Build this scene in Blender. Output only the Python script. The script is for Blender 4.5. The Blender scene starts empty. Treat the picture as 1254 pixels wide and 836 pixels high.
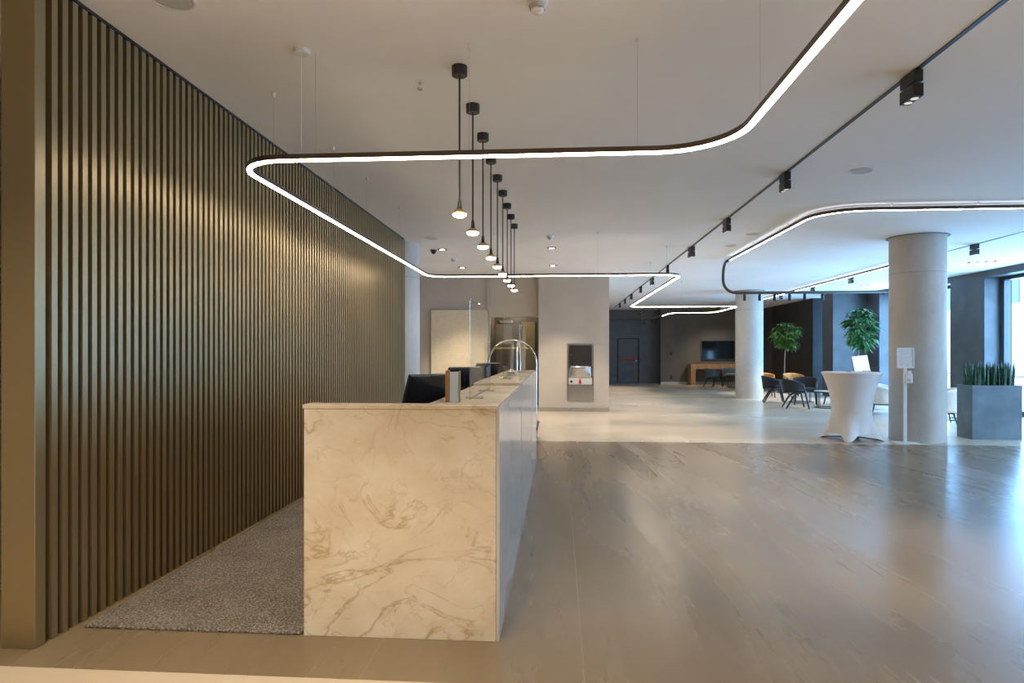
import bpy, bmesh, math, random
from mathutils import Vector, Matrix
PI = math.pi
R = math.radians
rnd = random.Random(7)
scn = bpy.context.scene
COL = scn.collection
H = 3.25

# ------------------------------------------------------------------ materials
def _mat(name):
    m = bpy.data.materials.new(name); m.use_nodes = True
    nt = m.node_tree
    return m, nt, nt.nodes['Principled BSDF']

def N(nt, typ, **kw):
    n = nt.nodes.new(typ)
    for k, v in kw.items():
        if k.startswith('i_'):
            n.inputs[k[2:].replace('_', ' ')].default_value = v
        else:
            setattr(n, k, v)
    return n

def L(nt, a, b): nt.links.new(a, b)

def ramp(nt, stops, src):
    r = nt.nodes.new('ShaderNodeValToRGB')
    el = r.color_ramp.elements
    while len(el) < len(stops): el.new(0.5)
    for e, (p, c) in zip(el, stops):
        e.position = p; e.color = (*c, 1) if len(c) == 3 else c
    L(nt, src, r.inputs['Fac'])
    return r

def coords(nt, scale=(1, 1, 1), rot=(0, 0, 0), loc=(0, 0, 0)):
    tc = nt.nodes.new('ShaderNodeTexCoord')
    mp = nt.nodes.new('ShaderNodeMapping')
    mp.inputs['Scale'].default_value = scale
    mp.inputs['Rotation'].default_value = rot
    mp.inputs['Location'].default_value = loc
    L(nt, tc.outputs['Object'], mp.inputs['Vector'])
    return mp.outputs['Vector']

def noisy(name, c1, c2, rough=0.5, metal=0.0, scale=8.0, stretch=(1, 1, 1), bump=0.0, bscale=None, coat=0.0, lo=0.35, hi=0.65, detail=6.0):
    m, nt, b = _mat(name)
    v = coords(nt, stretch)
    n = N(nt, 'ShaderNodeTexNoise', i_Scale=scale, i_Detail=detail)
    L(nt, v, n.inputs['Vector'])
    r = ramp(nt, [(lo, c1), (hi, c2)], n.outputs['Fac'])
    L(nt, r.outputs['Color'], b.inputs['Base Color'])
    b.inputs['Roughness'].default_value = rough
    b.inputs['Metallic'].default_value = metal
    b.inputs['Coat Weight'].default_value = coat
    if bump:
        n2 = N(nt, 'ShaderNodeTexNoise', i_Scale=bscale or scale * 6, i_Detail=3.0)
        L(nt, v, n2.inputs['Vector'])
        bp = N(nt, 'ShaderNodeBump', i_Strength=bump, i_Distance=0.01)
        L(nt, n2.outputs['Fac'], bp.inputs['Height'])
        L(nt, bp.outputs['Normal'], b.inputs['Normal'])
    return m

def plain(name, c, rough=0.5, metal=0.0):
    c2 = tuple(x * 0.92 for x in c)
    return noisy(name, c2, c, rough, metal, scale=14)

def emit(name, c, s):
    m, nt, b = _mat(name)
    n = N(nt, 'ShaderNodeTexNoise', i_Scale=2.0)
    r = ramp(nt, [(0.3, tuple(x * 0.97 for x in c)), (0.7, c)], n.outputs['Fac'])
    L(nt, r.outputs['Color'], b.inputs['Emission Color'])
    b.inputs['Base Color'].default_value = (0.8, 0.8, 0.8, 1)
    b.inputs['Emission Strength'].default_value = s
    return m

def math_node(nt, op, a, b=None):
    n = N(nt, 'ShaderNodeMath', operation=op)
    for i, x in enumerate((a, b)):
        if x is None: continue
        if isinstance(x, (int, float)): n.inputs[i].default_value = x
        else: L(nt, x, n.inputs[i])
    return n.outputs[0]

def mix_col(nt, fac, a, b):
    n = N(nt, 'ShaderNodeMix', data_type='RGBA')
    if isinstance(fac, (int, float)): n.inputs[0].default_value = fac
    else: L(nt, fac, n.inputs[0])
    for idx, x in ((6, a), (7, b)):
        if isinstance(x, tuple): n.inputs[idx].default_value = (*x, 1)
        else: L(nt, x, n.inputs[idx])
    return n.outputs[2]

def floor_mat(name, dark, mid, light, joint, rough, pitch_x, off_x, pitch_y, off_y, grain, joint_mix=0.75, vein=0.15):
    """large stone tiles: stretched grain in three tones, fine streaks, thin joints"""
    m, nt, b = _mat(name)
    tc = nt.nodes.new('ShaderNodeTexCoord')
    sep = nt.nodes.new('ShaderNodeSeparateXYZ'); L(nt, tc.outputs['Object'], sep.inputs[0])
    tx = math_node(nt, 'DIVIDE', math_node(nt, 'SUBTRACT', sep.outputs['X'], off_x), pitch_x)
    ix = math_node(nt, 'FLOOR', tx); fx = math_node(nt, 'FRACT', tx)
    ty = math_node(nt, 'ADD', math_node(nt, 'DIVIDE', math_node(nt, 'SUBTRACT', sep.outputs['Y'], off_y), pitch_y), math_node(nt, 'MULTIPLY', ix, 0.37))
    iy = math_node(nt, 'FLOOR', ty); fy = math_node(nt, 'FRACT', ty)
    comb = nt.nodes.new('ShaderNodeCombineXYZ')
    gx, gy, rot = grain
    L(nt, math_node(nt, 'ADD', sep.outputs['X'], math_node(nt, 'MULTIPLY', iy, 0.03)), comb.inputs[0])
    L(nt, math_node(nt, 'ADD', sep.outputs['Y'], math_node(nt, 'MULTIPLY', ix, 0.25)), comb.inputs[1])
    mp = nt.nodes.new('ShaderNodeMapping'); mp.vector_type = 'TEXTURE'
    mp.inputs['Rotation'].default_value = (0, 0, rot); mp.inputs['Scale'].default_value = (1 / gx, 1 / gy, 1)
    L(nt, comb.outputs[0], mp.inputs['Vector'])
    n1 = N(nt, 'ShaderNodeTexNoise', i_Scale=1.0, i_Detail=5.0, i_Roughness=0.55, i_Distortion=0.5)
    L(nt, mp.outputs[0], n1.inputs['Vector'])
    r1 = ramp(nt, [(0.30, dark), (0.5, mid), (0.72, light)], n1.outputs['Fac'])
    n2 = N(nt, 'ShaderNodeTexNoise', i_Scale=2.1, i_Detail=4.0, i_Roughness=0.5, i_Distortion=0.5)
    L(nt, mp.outputs[0], n2.inputs['Vector'])
    a = math_node(nt, 'ABSOLUTE', math_node(nt, 'SUBTRACT', n2.outputs['Fac'], 0.5))
    r2 = ramp(nt, [(0.0, (1, 1, 1)), (0.012, (0, 0, 0))], a)
    n3 = N(nt, 'ShaderNodeTexNoise', i_Scale=0.7, i_Detail=2.0); L(nt, mp.outputs[0], n3.inputs['Vector'])
    r3 = ramp(nt, [(0.52, (0, 0, 0)), (0.66, (vein, vein, vein))], n3.outputs['Fac'])
    veinf = math_node(nt, 'MULTIPLY', r2.outputs['Color'], r3.outputs['Color'])
    c = mix_col(nt, veinf, r1.outputs['Color'], tuple(x * 0.7 for x in dark))
    # joints
    wx, wy = 0.0022 / pitch_x, 0.0022 / pitch_y
    jx = math_node(nt, 'MAXIMUM', math_node(nt, 'LESS_THAN', fx, wx), math_node(nt, 'GREATER_THAN', fx, 1 - wx))
    jy = math_node(nt, 'MULTIPLY', math_node(nt, 'MAXIMUM', math_node(nt, 'LESS_THAN', fy, wy), math_node(nt, 'GREATER_THAN', fy, 1 - wy)), 0.5)
    jf = math_node(nt, 'MULTIPLY', math_node(nt, 'MAXIMUM', jx, jy), joint_mix)
    c = mix_col(nt, jf, c, joint)
    L(nt, c, b.inputs['Base Color'])
    rr = ramp(nt, [(0.3, (rough * 0.85,) * 3), (0.7, (rough * 1.15,) * 3)], n1.outputs['Fac'])
    L(nt, rr.outputs['Color'], b.inputs['Roughness'])
    b.inputs['Specular IOR Level'].default_value = 0.55
    return m

def marble_mat():
    m, nt, b = _mat('cream_marble')
    v = coords(nt, (1, 1, 1.25), (0, R(24), 0), (3.3, 0.4, 1.7))
    n0 = N(nt, 'ShaderNodeTexNoise', i_Scale=2.2, i_Detail=6.0, i_Roughness=0.6); L(nt, v, n0.inputs['Vector'])
    base = ramp(nt, [(0.32, (0.57, 0.485, 0.36)), (0.5, (0.65, 0.575, 0.455)), (0.68, (0.72, 0.675, 0.585))], n0.outputs['Fac'])
    col = base.outputs['Color']
    for sc, wid, off, strength, dist, vc in ((1.1, 0.0075, 0.0, 0.75, 1.1, (0.36, 0.25, 0.11)), (2.3, 0.006, 2.0, 0.6, 0.9, (0.40, 0.28, 0.13)), (4.6, 0.007, 5.0, 0.4, 0.7, (0.42, 0.31, 0.16))):
        mp = N(nt, 'ShaderNodeMapping'); mp.inputs['Location'].default_value = (off, off * 1.3, off * 0.7); L(nt, v, mp.inputs['Vector'])
        n1 = N(nt, 'ShaderNodeTexNoise', i_Scale=sc, i_Detail=9.0, i_Roughness=0.56, i_Distortion=dist); L(nt, mp.outputs[0], n1.inputs['Vector'])
        a = math_node(nt, 'ABSOLUTE', math_node(nt, 'SUBTRACT', n1.outputs['Fac'], 0.5))
        r = ramp(nt, [(0.0, (1, 1, 1)), (wid, (0.35, 0.35, 0.35)), (wid * 3.0, (0, 0, 0))], a)
        n2 = N(nt, 'ShaderNodeTexNoise', i_Scale=sc * 1.3, i_Detail=2.0); L(nt, mp.outputs[0], n2.inputs['Vector'])
        k = ramp(nt, [(0.42, (0, 0, 0)), (0.54, (strength,) * 3)], n2.outputs['Fac'])
        col = mix_col(nt, math_node(nt, 'MULTIPLY', r.outputs['Color'], k.outputs['Color']), col, vc)
    L(nt, col, b.inputs['Base Color'])
    b.inputs['Roughness'].default_value = 0.22
    return m

def glass_mat(name, tint=(1, 1, 1), refl=1.0, edge=None):
    m, nt, b = _mat(name)
    nt.nodes.remove(b)
    out = nt.nodes['Material Output']
    tr = N(nt, 'ShaderNodeBsdfTransparent'); tr.inputs[0].default_value = (*tint, 1)
    gl = N(nt, 'ShaderNodeBsdfGlossy'); gl.inputs['Roughness'].default_value = 0.02
    lw = N(nt, 'ShaderNodeLayerWeight'); lw.inputs['Blend'].default_value = 0.5
    fr = math_node(nt, 'ADD', math_node(nt, 'MULTIPLY', math_node(nt, 'POWER', lw.outputs['Facing'], 5.0), 0.9), 0.04)
    mx = N(nt, 'ShaderNodeMixShader')
    L(nt, math_node(nt, 'MULTIPLY', fr, refl), mx.inputs[0]); L(nt, tr.outputs[0], mx.inputs[1]); L(nt, gl.outputs[0], mx.inputs[2])
    L(nt, mx.outputs[0], out.inputs['Surface'])
    return m

def concrete_mat():
    m, nt, b = _mat('fair_faced_concrete')
    v = coords(nt, (1, 1, 0.6))
    n = N(nt, 'ShaderNodeTexNoise', i_Scale=2.2, i_Detail=9.0, i_Roughness=0.65); L(nt, v, n.inputs['Vector'])
    r = ramp(nt, [(0.3, (0.40, 0.37, 0.325)), (0.55, (0.50, 0.47, 0.42)), (0.75, (0.57, 0.54, 0.49))], n.outputs['Fac'])
    vo = N(nt, 'ShaderNodeTexVoronoi', i_Scale=9.0); L(nt, v, vo.inputs['Vector'])
    pits = ramp(nt, [(0.035, (1, 1, 1)), (0.06, (0, 0, 0))], vo.outputs['Distance'])
    c = mix_col(nt, math_node(nt, 'MULTIPLY', pits.outputs['Color'], 0.5), r.outputs['Color'], (0.2, 0.18, 0.16))
    tc = N(nt, 'ShaderNodeTexCoord'); sp = N(nt, 'ShaderNodeSeparateXYZ'); L(nt, tc.outputs['Object'], sp.inputs[0])
    j = math_node(nt, 'LESS_THAN', math_node(nt, 'ABSOLUTE', math_node(nt, 'SUBTRACT', sp.outputs['Z'], 2.66)), 0.006)
    c = mix_col(nt, math_node(nt, 'MULTIPLY', j, 0.5), c, (0.25, 0.22, 0.19))
    L(nt, c, b.inputs['Base Color']); b.inputs['Roughness'].default_value = 0.6
    bp = N(nt, 'ShaderNodeBump', i_Strength=0.15, i_Distance=0.01); L(nt, n.outputs['Fac'], bp.inputs['Height']); L(nt, bp.outputs['Normal'], b.inputs['Normal'])
    return m

def wood_mat(name, c1, c2, rough=0.45):
    return noisy(name, c1, c2, rough, scale=3.0, stretch=(6, 6, 0.7), detail=5)

M = {}
M['brass'] = noisy('bronze_lacquered_metal', (0.290, 0.222, 0.115), (0.320, 0.247, 0.132), 0.36, 0.6, scale=1.5, stretch=(1, 1, 0.3))
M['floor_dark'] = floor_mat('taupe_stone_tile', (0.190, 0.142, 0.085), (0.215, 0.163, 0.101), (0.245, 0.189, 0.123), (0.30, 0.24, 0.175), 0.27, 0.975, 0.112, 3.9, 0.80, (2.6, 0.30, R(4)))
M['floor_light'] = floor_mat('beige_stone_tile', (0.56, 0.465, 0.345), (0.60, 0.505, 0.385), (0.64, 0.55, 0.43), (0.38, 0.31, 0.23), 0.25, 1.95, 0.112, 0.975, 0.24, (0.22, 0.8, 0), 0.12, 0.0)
M['ceiling'] = noisy('matt_ceiling_paint', (0.80, 0.795, 0.78), (0.84, 0.835, 0.82), 0.9, scale=0.8)
M['wall_beige'] = noisy('greige_wall_paint', (0.46, 0.41, 0.345), (0.50, 0.45, 0.38), 0.75, scale=2)
M['wall_grey'] = noisy('warm_grey_wall_paint', (0.135, 0.125, 0.11), (0.16, 0.148, 0.13), 0.7, scale=2)
M['wall_dark_door'] = noisy('slate_grey_door_paint', (0.10, 0.105, 0.108), (0.125, 0.13, 0.135), 0.5, scale=4)
M['charcoal'] = noisy('charcoal_plaster_panel', (0.050, 0.050, 0.051), (0.076, 0.075, 0.076), 0.5, scale=2.5, bump=0.05)
M['black_panel'] = noisy('near_black_panel', (0.022, 0.021, 0.02), (0.034, 0.033, 0.031), 0.5, scale=2.5)
M['black'] = plain('black_powder_coat', (0.018, 0.017, 0.016), 0.45)
M['black_gloss'] = plain('black_plastic', (0.016, 0.016, 0.017), 0.3)
M['screen'] = plain('dark_display_glass', (0.008, 0.01, 0.014), 0.08)
M['profile'] = plain('dark_bronze_light_profile', (0.085, 0.06, 0.042), 0.4, 0.3)
M['strip'] = emit('warm_lit_diffuser', (1.0, 0.82, 0.62), 17.0)
M['strip_up'] = emit('soft_upward_diffuser', (1.0, 0.88, 0.74), 1.3)
M['bulb'] = emit('warm_bulb_lens', (1.0, 0.78, 0.50), 30.0)
M['spot_lens'] = emit('soft_spot_lens', (1.0, 0.9, 0.76), 0.3)
M['lens'] = emit('warm_downlight_lens', (1.0, 0.80, 0.58), 14.0)
M['marble'] = marble_mat()
M['desk_glass'] = noisy('back_painted_white_glass', (0.50, 0.50, 0.485), (0.54, 0.54, 0.525), 0.12, scale=1)
M['desk_white'] = plain('matt_white_laminate', (0.6, 0.57, 0.52), 0.5)
M['gap'] = plain('dark_shadow_gap_strip', (0.05, 0.047, 0.043), 0.6)
M['rug'] = None
M['concrete'] = concrete_mat()
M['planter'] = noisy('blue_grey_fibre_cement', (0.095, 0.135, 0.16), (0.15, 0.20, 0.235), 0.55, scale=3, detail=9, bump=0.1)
M['planter_dark'] = noisy('dark_pot_clay', (0.03, 0.03, 0.032), (0.05, 0.05, 0.052), 0.6, scale=4)
M['soil'] = noisy('dark_potting_soil', (0.02, 0.014, 0.01), (0.05, 0.035, 0.025), 0.9, scale=40, bump=0.6)
M['snake'] = noisy('dark_green_leaf_blade', (0.012, 0.055, 0.03), (0.05, 0.16, 0.075), 0.35, scale=9, stretch=(1, 1, 3))
M['leaf'] = noisy('glossy_green_leaf', (0.045, 0.13, 0.02), (0.16, 0.29, 0.055), 0.35, scale=7)
M['leaf_blue'] = noisy('deep_green_leaf', (0.03, 0.12, 0.035), (0.09, 0.25, 0.07), 0.35, scale=7)
M['trunk'] = noisy('pale_bark', (0.22, 0.17, 0.11), (0.34, 0.28, 0.19), 0.8, scale=9, stretch=(1, 1, 0.3), bump=0.3)
M['white'] = plain('white_powder_coat', (0.78, 0.78, 0.77), 0.35)
M['white_plastic'] = plain('white_plastic', (0.76, 0.74, 0.70), 0.4)
M['cloth'] = noisy('white_stretch_cloth', (0.74, 0.72, 0.70), (0.78, 0.76, 0.74), 0.8, scale=3)
M['steel'] = noisy('brushed_steel', (0.50, 0.50, 0.50), (0.60, 0.60, 0.60), 0.22, 1.0, scale=4, stretch=(30, 30, 1))
M['steel_reflecting_dark'] = plain('steel_dark_reflection', (0.24, 0.25, 0.27), 0.1, 1.0)  # base darkened to hold the reflection of a dark wall
M['chrome'] = plain('polished_chrome', (0.80, 0.79, 0.77), 0.12, 1.0)
M['gold'] = plain('brushed_brass_bar', (0.70, 0.50, 0.24), 0.25, 1.0)
M['cream_panel'] = plain('cream_panel_laminate', (0.74, 0.63, 0.44), 0.55)
M['door_brown'] = noisy('dark_brown_door', (0.075, 0.062, 0.05), (0.095, 0.08, 0.066), 0.45, scale=3, stretch=(8, 8, 1))
M['olive_glass'] = noisy('olive_tinted_panel', (0.17, 0.15, 0.075), (0.21, 0.185, 0.095), 0.3, scale=3)
M['red'] = plain('red_enamel', (0.45, 0.03, 0.035), 0.4)
M['wood'] = wood_mat('oiled_oak', (0.33, 0.185, 0.085), (0.46, 0.275, 0.135))
M['wood_dark'] = wood_mat('black_stained_ash', (0.016, 0.015, 0.016), (0.03, 0.028, 0.028))
M['fabric_dark'] = noisy('charcoal_upholstery', (0.008, 0.008, 0.009), (0.016, 0.016, 0.018), 0.8, scale=60, bump=0.2)
M['fabric_blue'] = noisy('slate_blue_upholstery', (0.05, 0.085, 0.11), (0.08, 0.125, 0.155), 0.7, scale=60, bump=0.2)
M['tan'] = noisy('tan_leather', (0.52, 0.21, 0.04), (0.62, 0.28, 0.06), 0.5, scale=20, bump=0.1)
M['fabric_cream'] = noisy('cream_boucle', (0.58, 0.54, 0.48), (0.68, 0.64, 0.58), 0.9, scale=50, bump=0.3)
M['glass'] = glass_mat('clear_window_glass', (0.97, 0.98, 0.98), 0.6)
M['acrylic'] = glass_mat('clear_acrylic', (0.97, 0.98, 0.975), 0.35)
M['acrylic_edge'] = glass_mat('acrylic_cut_edge', (0.90, 0.91, 0.88), 1.5)
M['table_glass'] = plain('pale_table_top', (0.45, 0.52, 0.56), 0.12)
M['blue_card'] = plain('pale_blue_card', (0.55, 0.68, 0.76), 0.6)
M['frame_blue'] = plain('dark_window_frame', (0.045, 0.05, 0.057), 0.4)
M['facade'] = noisy('pale_facade_render', (0.50, 0.52, 0.53), (0.58, 0.6, 0.61), 0.8, scale=1)
M['facade_glass'] = plain('facade_window_glass', (0.10, 0.16, 0.20), 0.1)
M['paving'] = noisy('pale_paving', (0.55, 0.54, 0.52), (0.64, 0.63, 0.61), 0.8, scale=2)
M['paint_silver'] = plain('silver_car_paint', (0.35, 0.38, 0.42), 0.25, 0.5)
M['tyre'] = plain('black_tyre_rubber', (0.02, 0.02, 0.02), 0.8)

def rug_mat():
    m, nt, b = _mat('grey_loop_pile')
    v = coords(nt)
    vo = N(nt, 'ShaderNodeTexVoronoi', i_Scale=95.0); L(nt, v, vo.inputs['Vector'])
    n = N(nt, 'ShaderNodeTexNoise', i_Scale=95.0, i_Detail=2.0); L(nt, v, n.inputs['Vector'])
    n2 = N(nt, 'ShaderNodeTexNoise', i_Scale=4.0, i_Detail=2.0); L(nt, v, n2.inputs['Vector'])
    s = math_node(nt, 'ADD', math_node(nt, 'MULTIPLY', vo.outputs['Distance'], 0.7), math_node(nt, 'ADD', math_node(nt, 'MULTIPLY', n.outputs['Fac'], 0.7), math_node(nt, 'MULTIPLY', n2.outputs['Fac'], 0.3)))
    r = ramp(nt, [(0.50, (0.065, 0.056, 0.046)), (0.9, (0.20, 0.178, 0.148)), (1.0, (0.34, 0.31, 0.27))], s)
    L(nt, r.outputs['Color'], b.inputs['Base Color']); b.inputs['Roughness'].default_value = 0.95
    bp = N(nt, 'ShaderNodeBump', i_Strength=0.9, i_Distance=0.012); L(nt, s, bp.inputs['Height']); L(nt, bp.outputs['Normal'], b.inputs['Normal'])
    return m
M['rug'] = rug_mat()

# ------------------------------------------------------------------ mesh builder
class MB:
    def __init__(s, o=(0, 0, 0)):
        s.bm = bmesh.new(); s.o = Vector(o)
    def v(s, p): return s.bm.verts.new(Vector(p) - s.o)
    def f(s, vs):
        try: return s.bm.faces.new(vs)
        except ValueError: return None
    def box(s, x0, x1, y0, y1, z0, z1, bev=0.0, mtx=None):
        c = [Vector((x, y, z)) for z in (z0, z1) for y in (y0, y1) for x in (x0, x1)]
        if mtx is not None: c = [mtx @ p for p in c]
        vs = [s.v(p) for p in c]
        fs = [s.f([vs[i] for i in q]) for q in ((0, 2, 3, 1), (4, 5, 7, 6), (0, 1, 5, 4), (2, 6, 7, 3), (0, 4, 6, 2), (1, 3, 7, 5))]
        if bev:
            es = list({e for f in fs for e in f.edges})
            bmesh.ops.bevel(s.bm, geom=es, offset=bev, segments=2, affect='EDGES', profile=0.5)
        return s
    def lathe(s, prof, c=(0, 0, 0), seg=32, a0=0, a1=2 * PI, cap=True):
        """prof: (r, z) list"""
        full = abs(a1 - a0 - 2 * PI) < 1e-4
        n = seg if full else seg + 1
        rings = []
        for r, z in prof:
            rings.append([s.v((c[0] + r * math.cos(a0 + (a1 - a0) * i / seg), c[1] + r * math.sin(a0 + (a1 - a0) * i / seg), c[2] + z)) for i in range(n)])
        for a, b in zip(rings, rings[1:]):
            for i in range(seg):
                j = (i + 1) % n
                s.f([a[i], a[j], b[j], b[i]])
        if cap and full:
            if prof[0][0] > 1e-6: s.f(list(reversed(rings[0])))
            if prof[-1][0] > 1e-6: s.f(rings[-1])
        return s
    def tube(s, pts, rad, seg=8, closed=False):
        """rad: number or list per point"""
        P = [Vector(p) for p in pts]; n = len(P)
        rads = rad if isinstance(rad, (list, tuple)) else [rad] * n
        T = []
        for i in range(n):
            if closed: t = P[(i + 1) % n] - P[i - 1]
            else: t = P[min(i + 1, n - 1)] - P[max(i - 1, 0)]
            T.append(t.normalized())
        u = T[0].orthogonal().normalized()
        rings = []
        for i in range(n):
            u = (u - T[i] * u.dot(T[i])).normalized(); w = T[i].cross(u)
            rings.append([s.v(P[i] + (u * math.cos(2 * PI * k / seg) + w * math.sin(2 * PI * k / seg)) * rads[i]) for k in range(seg)])
        m = n if closed else n - 1
        for i in range(m):
            a, b = rings[i], rings[(i + 1) % n]
            for k in range(seg):
                s.f([a[k], a[(k + 1) % seg], b[(k + 1) % seg], b[k]])
        if not closed:
            s.f(list(reversed(rings[0]))); s.f(rings[-1])
        return s
    def sweep(s, pts, prof, up=(0, 0, 1)):
        """profile (side, up) carried along a horizontal path; mitred"""
        P = [Vector(p) for p in pts]; n = len(P); up = Vector(up); rings = []
        for i in range(n):
            t0 = (P[i] - P[i - 1]).normalized() if i else None
            t1 = (P[i + 1] - P[i]).normalized() if i < n - 1 else None
            if t0 is None: t0 = t1
            if t1 is None: t1 = t0
            t = (t0 + t1).normalized(); side = t.cross(up).normalized()
            k = 1 / max(0.5, side.dot(t0.cross(up).normalized()))
            rings.append([s.v(P[i] + side * a * k + up * b) for a, b in prof])
        m = len(prof)
        for a, b in zip(rings, rings[1:]):
            for k in range(m): s.f([a[k], a[(k + 1) % m], b[(k + 1) % m], b[k]])
        s.f(list(reversed(rings[0]))); s.f(rings[-1])
        return s
    def grid(s, fn, nu, nv, closed_u=False):
        g = [[s.v(fn(i / (nu if closed_u else nu), j / nv)) for i in range(nu if closed_u else nu + 1)] for j in range(nv + 1)]
        for j in range(nv):
            for i in range(nu):
                k = (i + 1) % nu if closed_u else i + 1
                s.f([g[j][i], g[j][k], g[j + 1][k], g[j + 1][i]])
        return g
    def build(s, name, mat, parent=None, smooth=False, thick=0.0, bev=0.0, sub=0):
        bmesh.ops.recalc_face_normals(s.bm, faces=s.bm.faces)
        me = bpy.data.meshes.new(name); s.bm.to_mesh(me); s.bm.free()
        o = bpy.data.objects.new(name, me); COL.objects.link(o)
        me.materials.append(mat)
        if thick:
            md = o.modifiers.new('thickness', 'SOLIDIFY'); md.thickness = thick; md.offset = 0
        if bev:
            md = o.modifiers.new('soft_edge', 'BEVEL'); md.width = bev; md.segments = 2; md.limit_method = 'ANGLE'
        if sub:
            md = o.modifiers.new('smooth_surface', 'SUBSURF'); md.levels = sub; md.render_levels = sub
        if smooth:
            for p in me.polygons: p.use_smooth = True
            if smooth == 'auto':
                for e in me.edges: pass
                md = o.modifiers.new('split', 'EDGE_SPLIT'); md.split_angle = R(40)
        if parent is not None: o.parent = parent
        else: o.location = s.o
        return o

def fillet(pts, rads, seg=8):
    """round the corners of a 3-D polyline"""
    P = [Vector(p) for p in pts]; out = [P[0]]
    for i in range(1, len(P) - 1):
        r = rads if isinstance(rads, (int, float)) else rads[i - 1]
        a = (P[i - 1] - P[i]).normalized(); b = (P[i + 1] - P[i]).normalized()
        ang = a.angle(b)
        if r <= 0 or ang > PI - 0.02: out.append(P[i]); continue
        d = r / math.tan(ang / 2)
        c = P[i] + (a + b).normalized() * (r / math.sin(ang / 2))
        s0 = P[i] + a * d - c; s1 = P[i] + b * d - c
        tot = s0.angle(s1); ax = s0.cross(s1).normalized()
        for k in range(seg + 1):
            out.append(c + Matrix.Rotation(tot * k / seg, 3, ax) @ s0)
    out.append(P[-1])
    return out

def tag(o, label, cat, group=None, kind=None):
    if label: o['label'] = label
    if cat: o['category'] = cat
    if group: o['group'] = group
    if kind: o['kind'] = kind
    return o

def thing(name, label, cat, loc=(0, 0, 0), rz=0.0, group=None):
    o = bpy.data.objects.new(name, None); COL.objects.link(o)
    o.empty_display_size = 0.1
    o.location = loc; o.rotation_euler = (0, 0, rz)
    return tag(o, label, cat, group)

def children(o): return [c for c in bpy.data.objects if c.parent == o]

def copy_tree(o, parent=None):
    c = o.copy(); COL.objects.link(c)
    if parent is not None: c.parent = parent
    for ch in children(o): copy_tree(ch, c)
    return c

def dup(root, loc, rz, label, group=None, scale=None):
    c = copy_tree(root); c.location = loc; c.rotation_euler = (0, 0, rz); c['label'] = label
    if group: c['group'] = group
    if scale: c.scale = scale
    return c

def struct(name, mb, mat, label=None, cat=None, parent=None, **kw):
    o = mb.build(name, mat, parent, **kw)
    if parent is None: o['kind'] = 'structure'
    if label: o['label'] = label
    if cat: o['category'] = cat
    return o

def light(name, kind, loc, energy, color, rot=None, target=None, **kw):
    l = bpy.data.lights.new(name, kind); l.energy = energy; l.color = color
    for k, v in kw.items():
        setattr(l, k, v)
    o = bpy.data.objects.new(name, l); COL.objects.link(o); o.location = loc
    if rot is not None: o.rotation_euler = rot
    if target is not None:
        o.rotation_euler = (Vector(target) - Vector(loc)).to_track_quat('-Z', 'Y').to_euler()
    return o
WARM = (1.0, 0.84, 0.65)

# ------------------------------------------------------------------ the setting
XL, XR, YB, YF = -3.7, 10.3, 29.0, -6.0
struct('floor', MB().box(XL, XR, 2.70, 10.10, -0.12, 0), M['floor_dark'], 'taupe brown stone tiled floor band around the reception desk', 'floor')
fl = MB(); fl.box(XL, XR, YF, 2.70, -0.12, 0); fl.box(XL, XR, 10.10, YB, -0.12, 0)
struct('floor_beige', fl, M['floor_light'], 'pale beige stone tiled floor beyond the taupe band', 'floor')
struct('ceiling', MB().box(XL, XR, YF, YB, H, H + 0.15), M['ceiling'], 'matt off-white flat lobby ceiling', 'ceiling')

# slatted wall on the left: backing plus vertical slats, one cladding
wl = MB()
wl.box(-2.65, -2.535, 2.90, 10.22, 0, H - 0.012)
y = 2.965
while y < 10.2:
    wl.box(-2.54, -2.49, y, y + 0.036, 0, H - 0.03)
    y += 0.068
struct('wall_left', wl, M['brass'], 'bronze metal wall of close vertical slats', 'wall')
struct('trim_1', MB().box(-2.66, -2.488, 2.86, 2.925, 0, H - 0.012, 0.003), M['brass'], 'smooth bronze end panel of the slatted wall', 'wall trim')
struct('trim_2', MB().box(-2.60, -2.50, 2.87, 10.2, H - 0.018, H), M['black'], 'dark shadow gap along the top of the slatted wall', 'wall trim')  # solid black strip standing for the shade inside the gap
# rear of the left side
struct('wall_west', MB().box(XL - 0.15, XL, YF, YB, 0, H), M['wall_beige'])
wb = MB(); wb.box(XL, -1.66, 15.3, 15.5, 0, H); wb.box(-1.66, -0.47, 15.3, 15.5, 2.25, H)
struct('wall_rear', wb, M['wall_beige'], 'greige rear wall over the dark doorway', 'wall')
struct('wall_pillar', MB().box(-0.47, 1.185, 15.1, 28.8, 0, H), M['wall_beige'], 'greige wall block holding the steel panel', 'wall')
struct('baseboard_rear', MB().box(-0.475, 1.19, 15.085, 15.1, 0, 0.09), M['steel'])
struct('trim_3', MB().box(-1.72, -1.655, 15.26, 15.31, 0, H), M['wall_beige'])
# lobby recess with doors
rc = MB(); rc.box(-1.86, -1.66, 15.5, 17.0, 0, H); rc.box(-1.86, -0.47, 16.9, 17.1, 0, H); rc.box(-1.86, -0.47, 15.5, 17.0, 2.6, 2.7)
struct('wall_recess', rc, M['door_brown'], 'dark brown lined recess behind the desk', 'wall')
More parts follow.
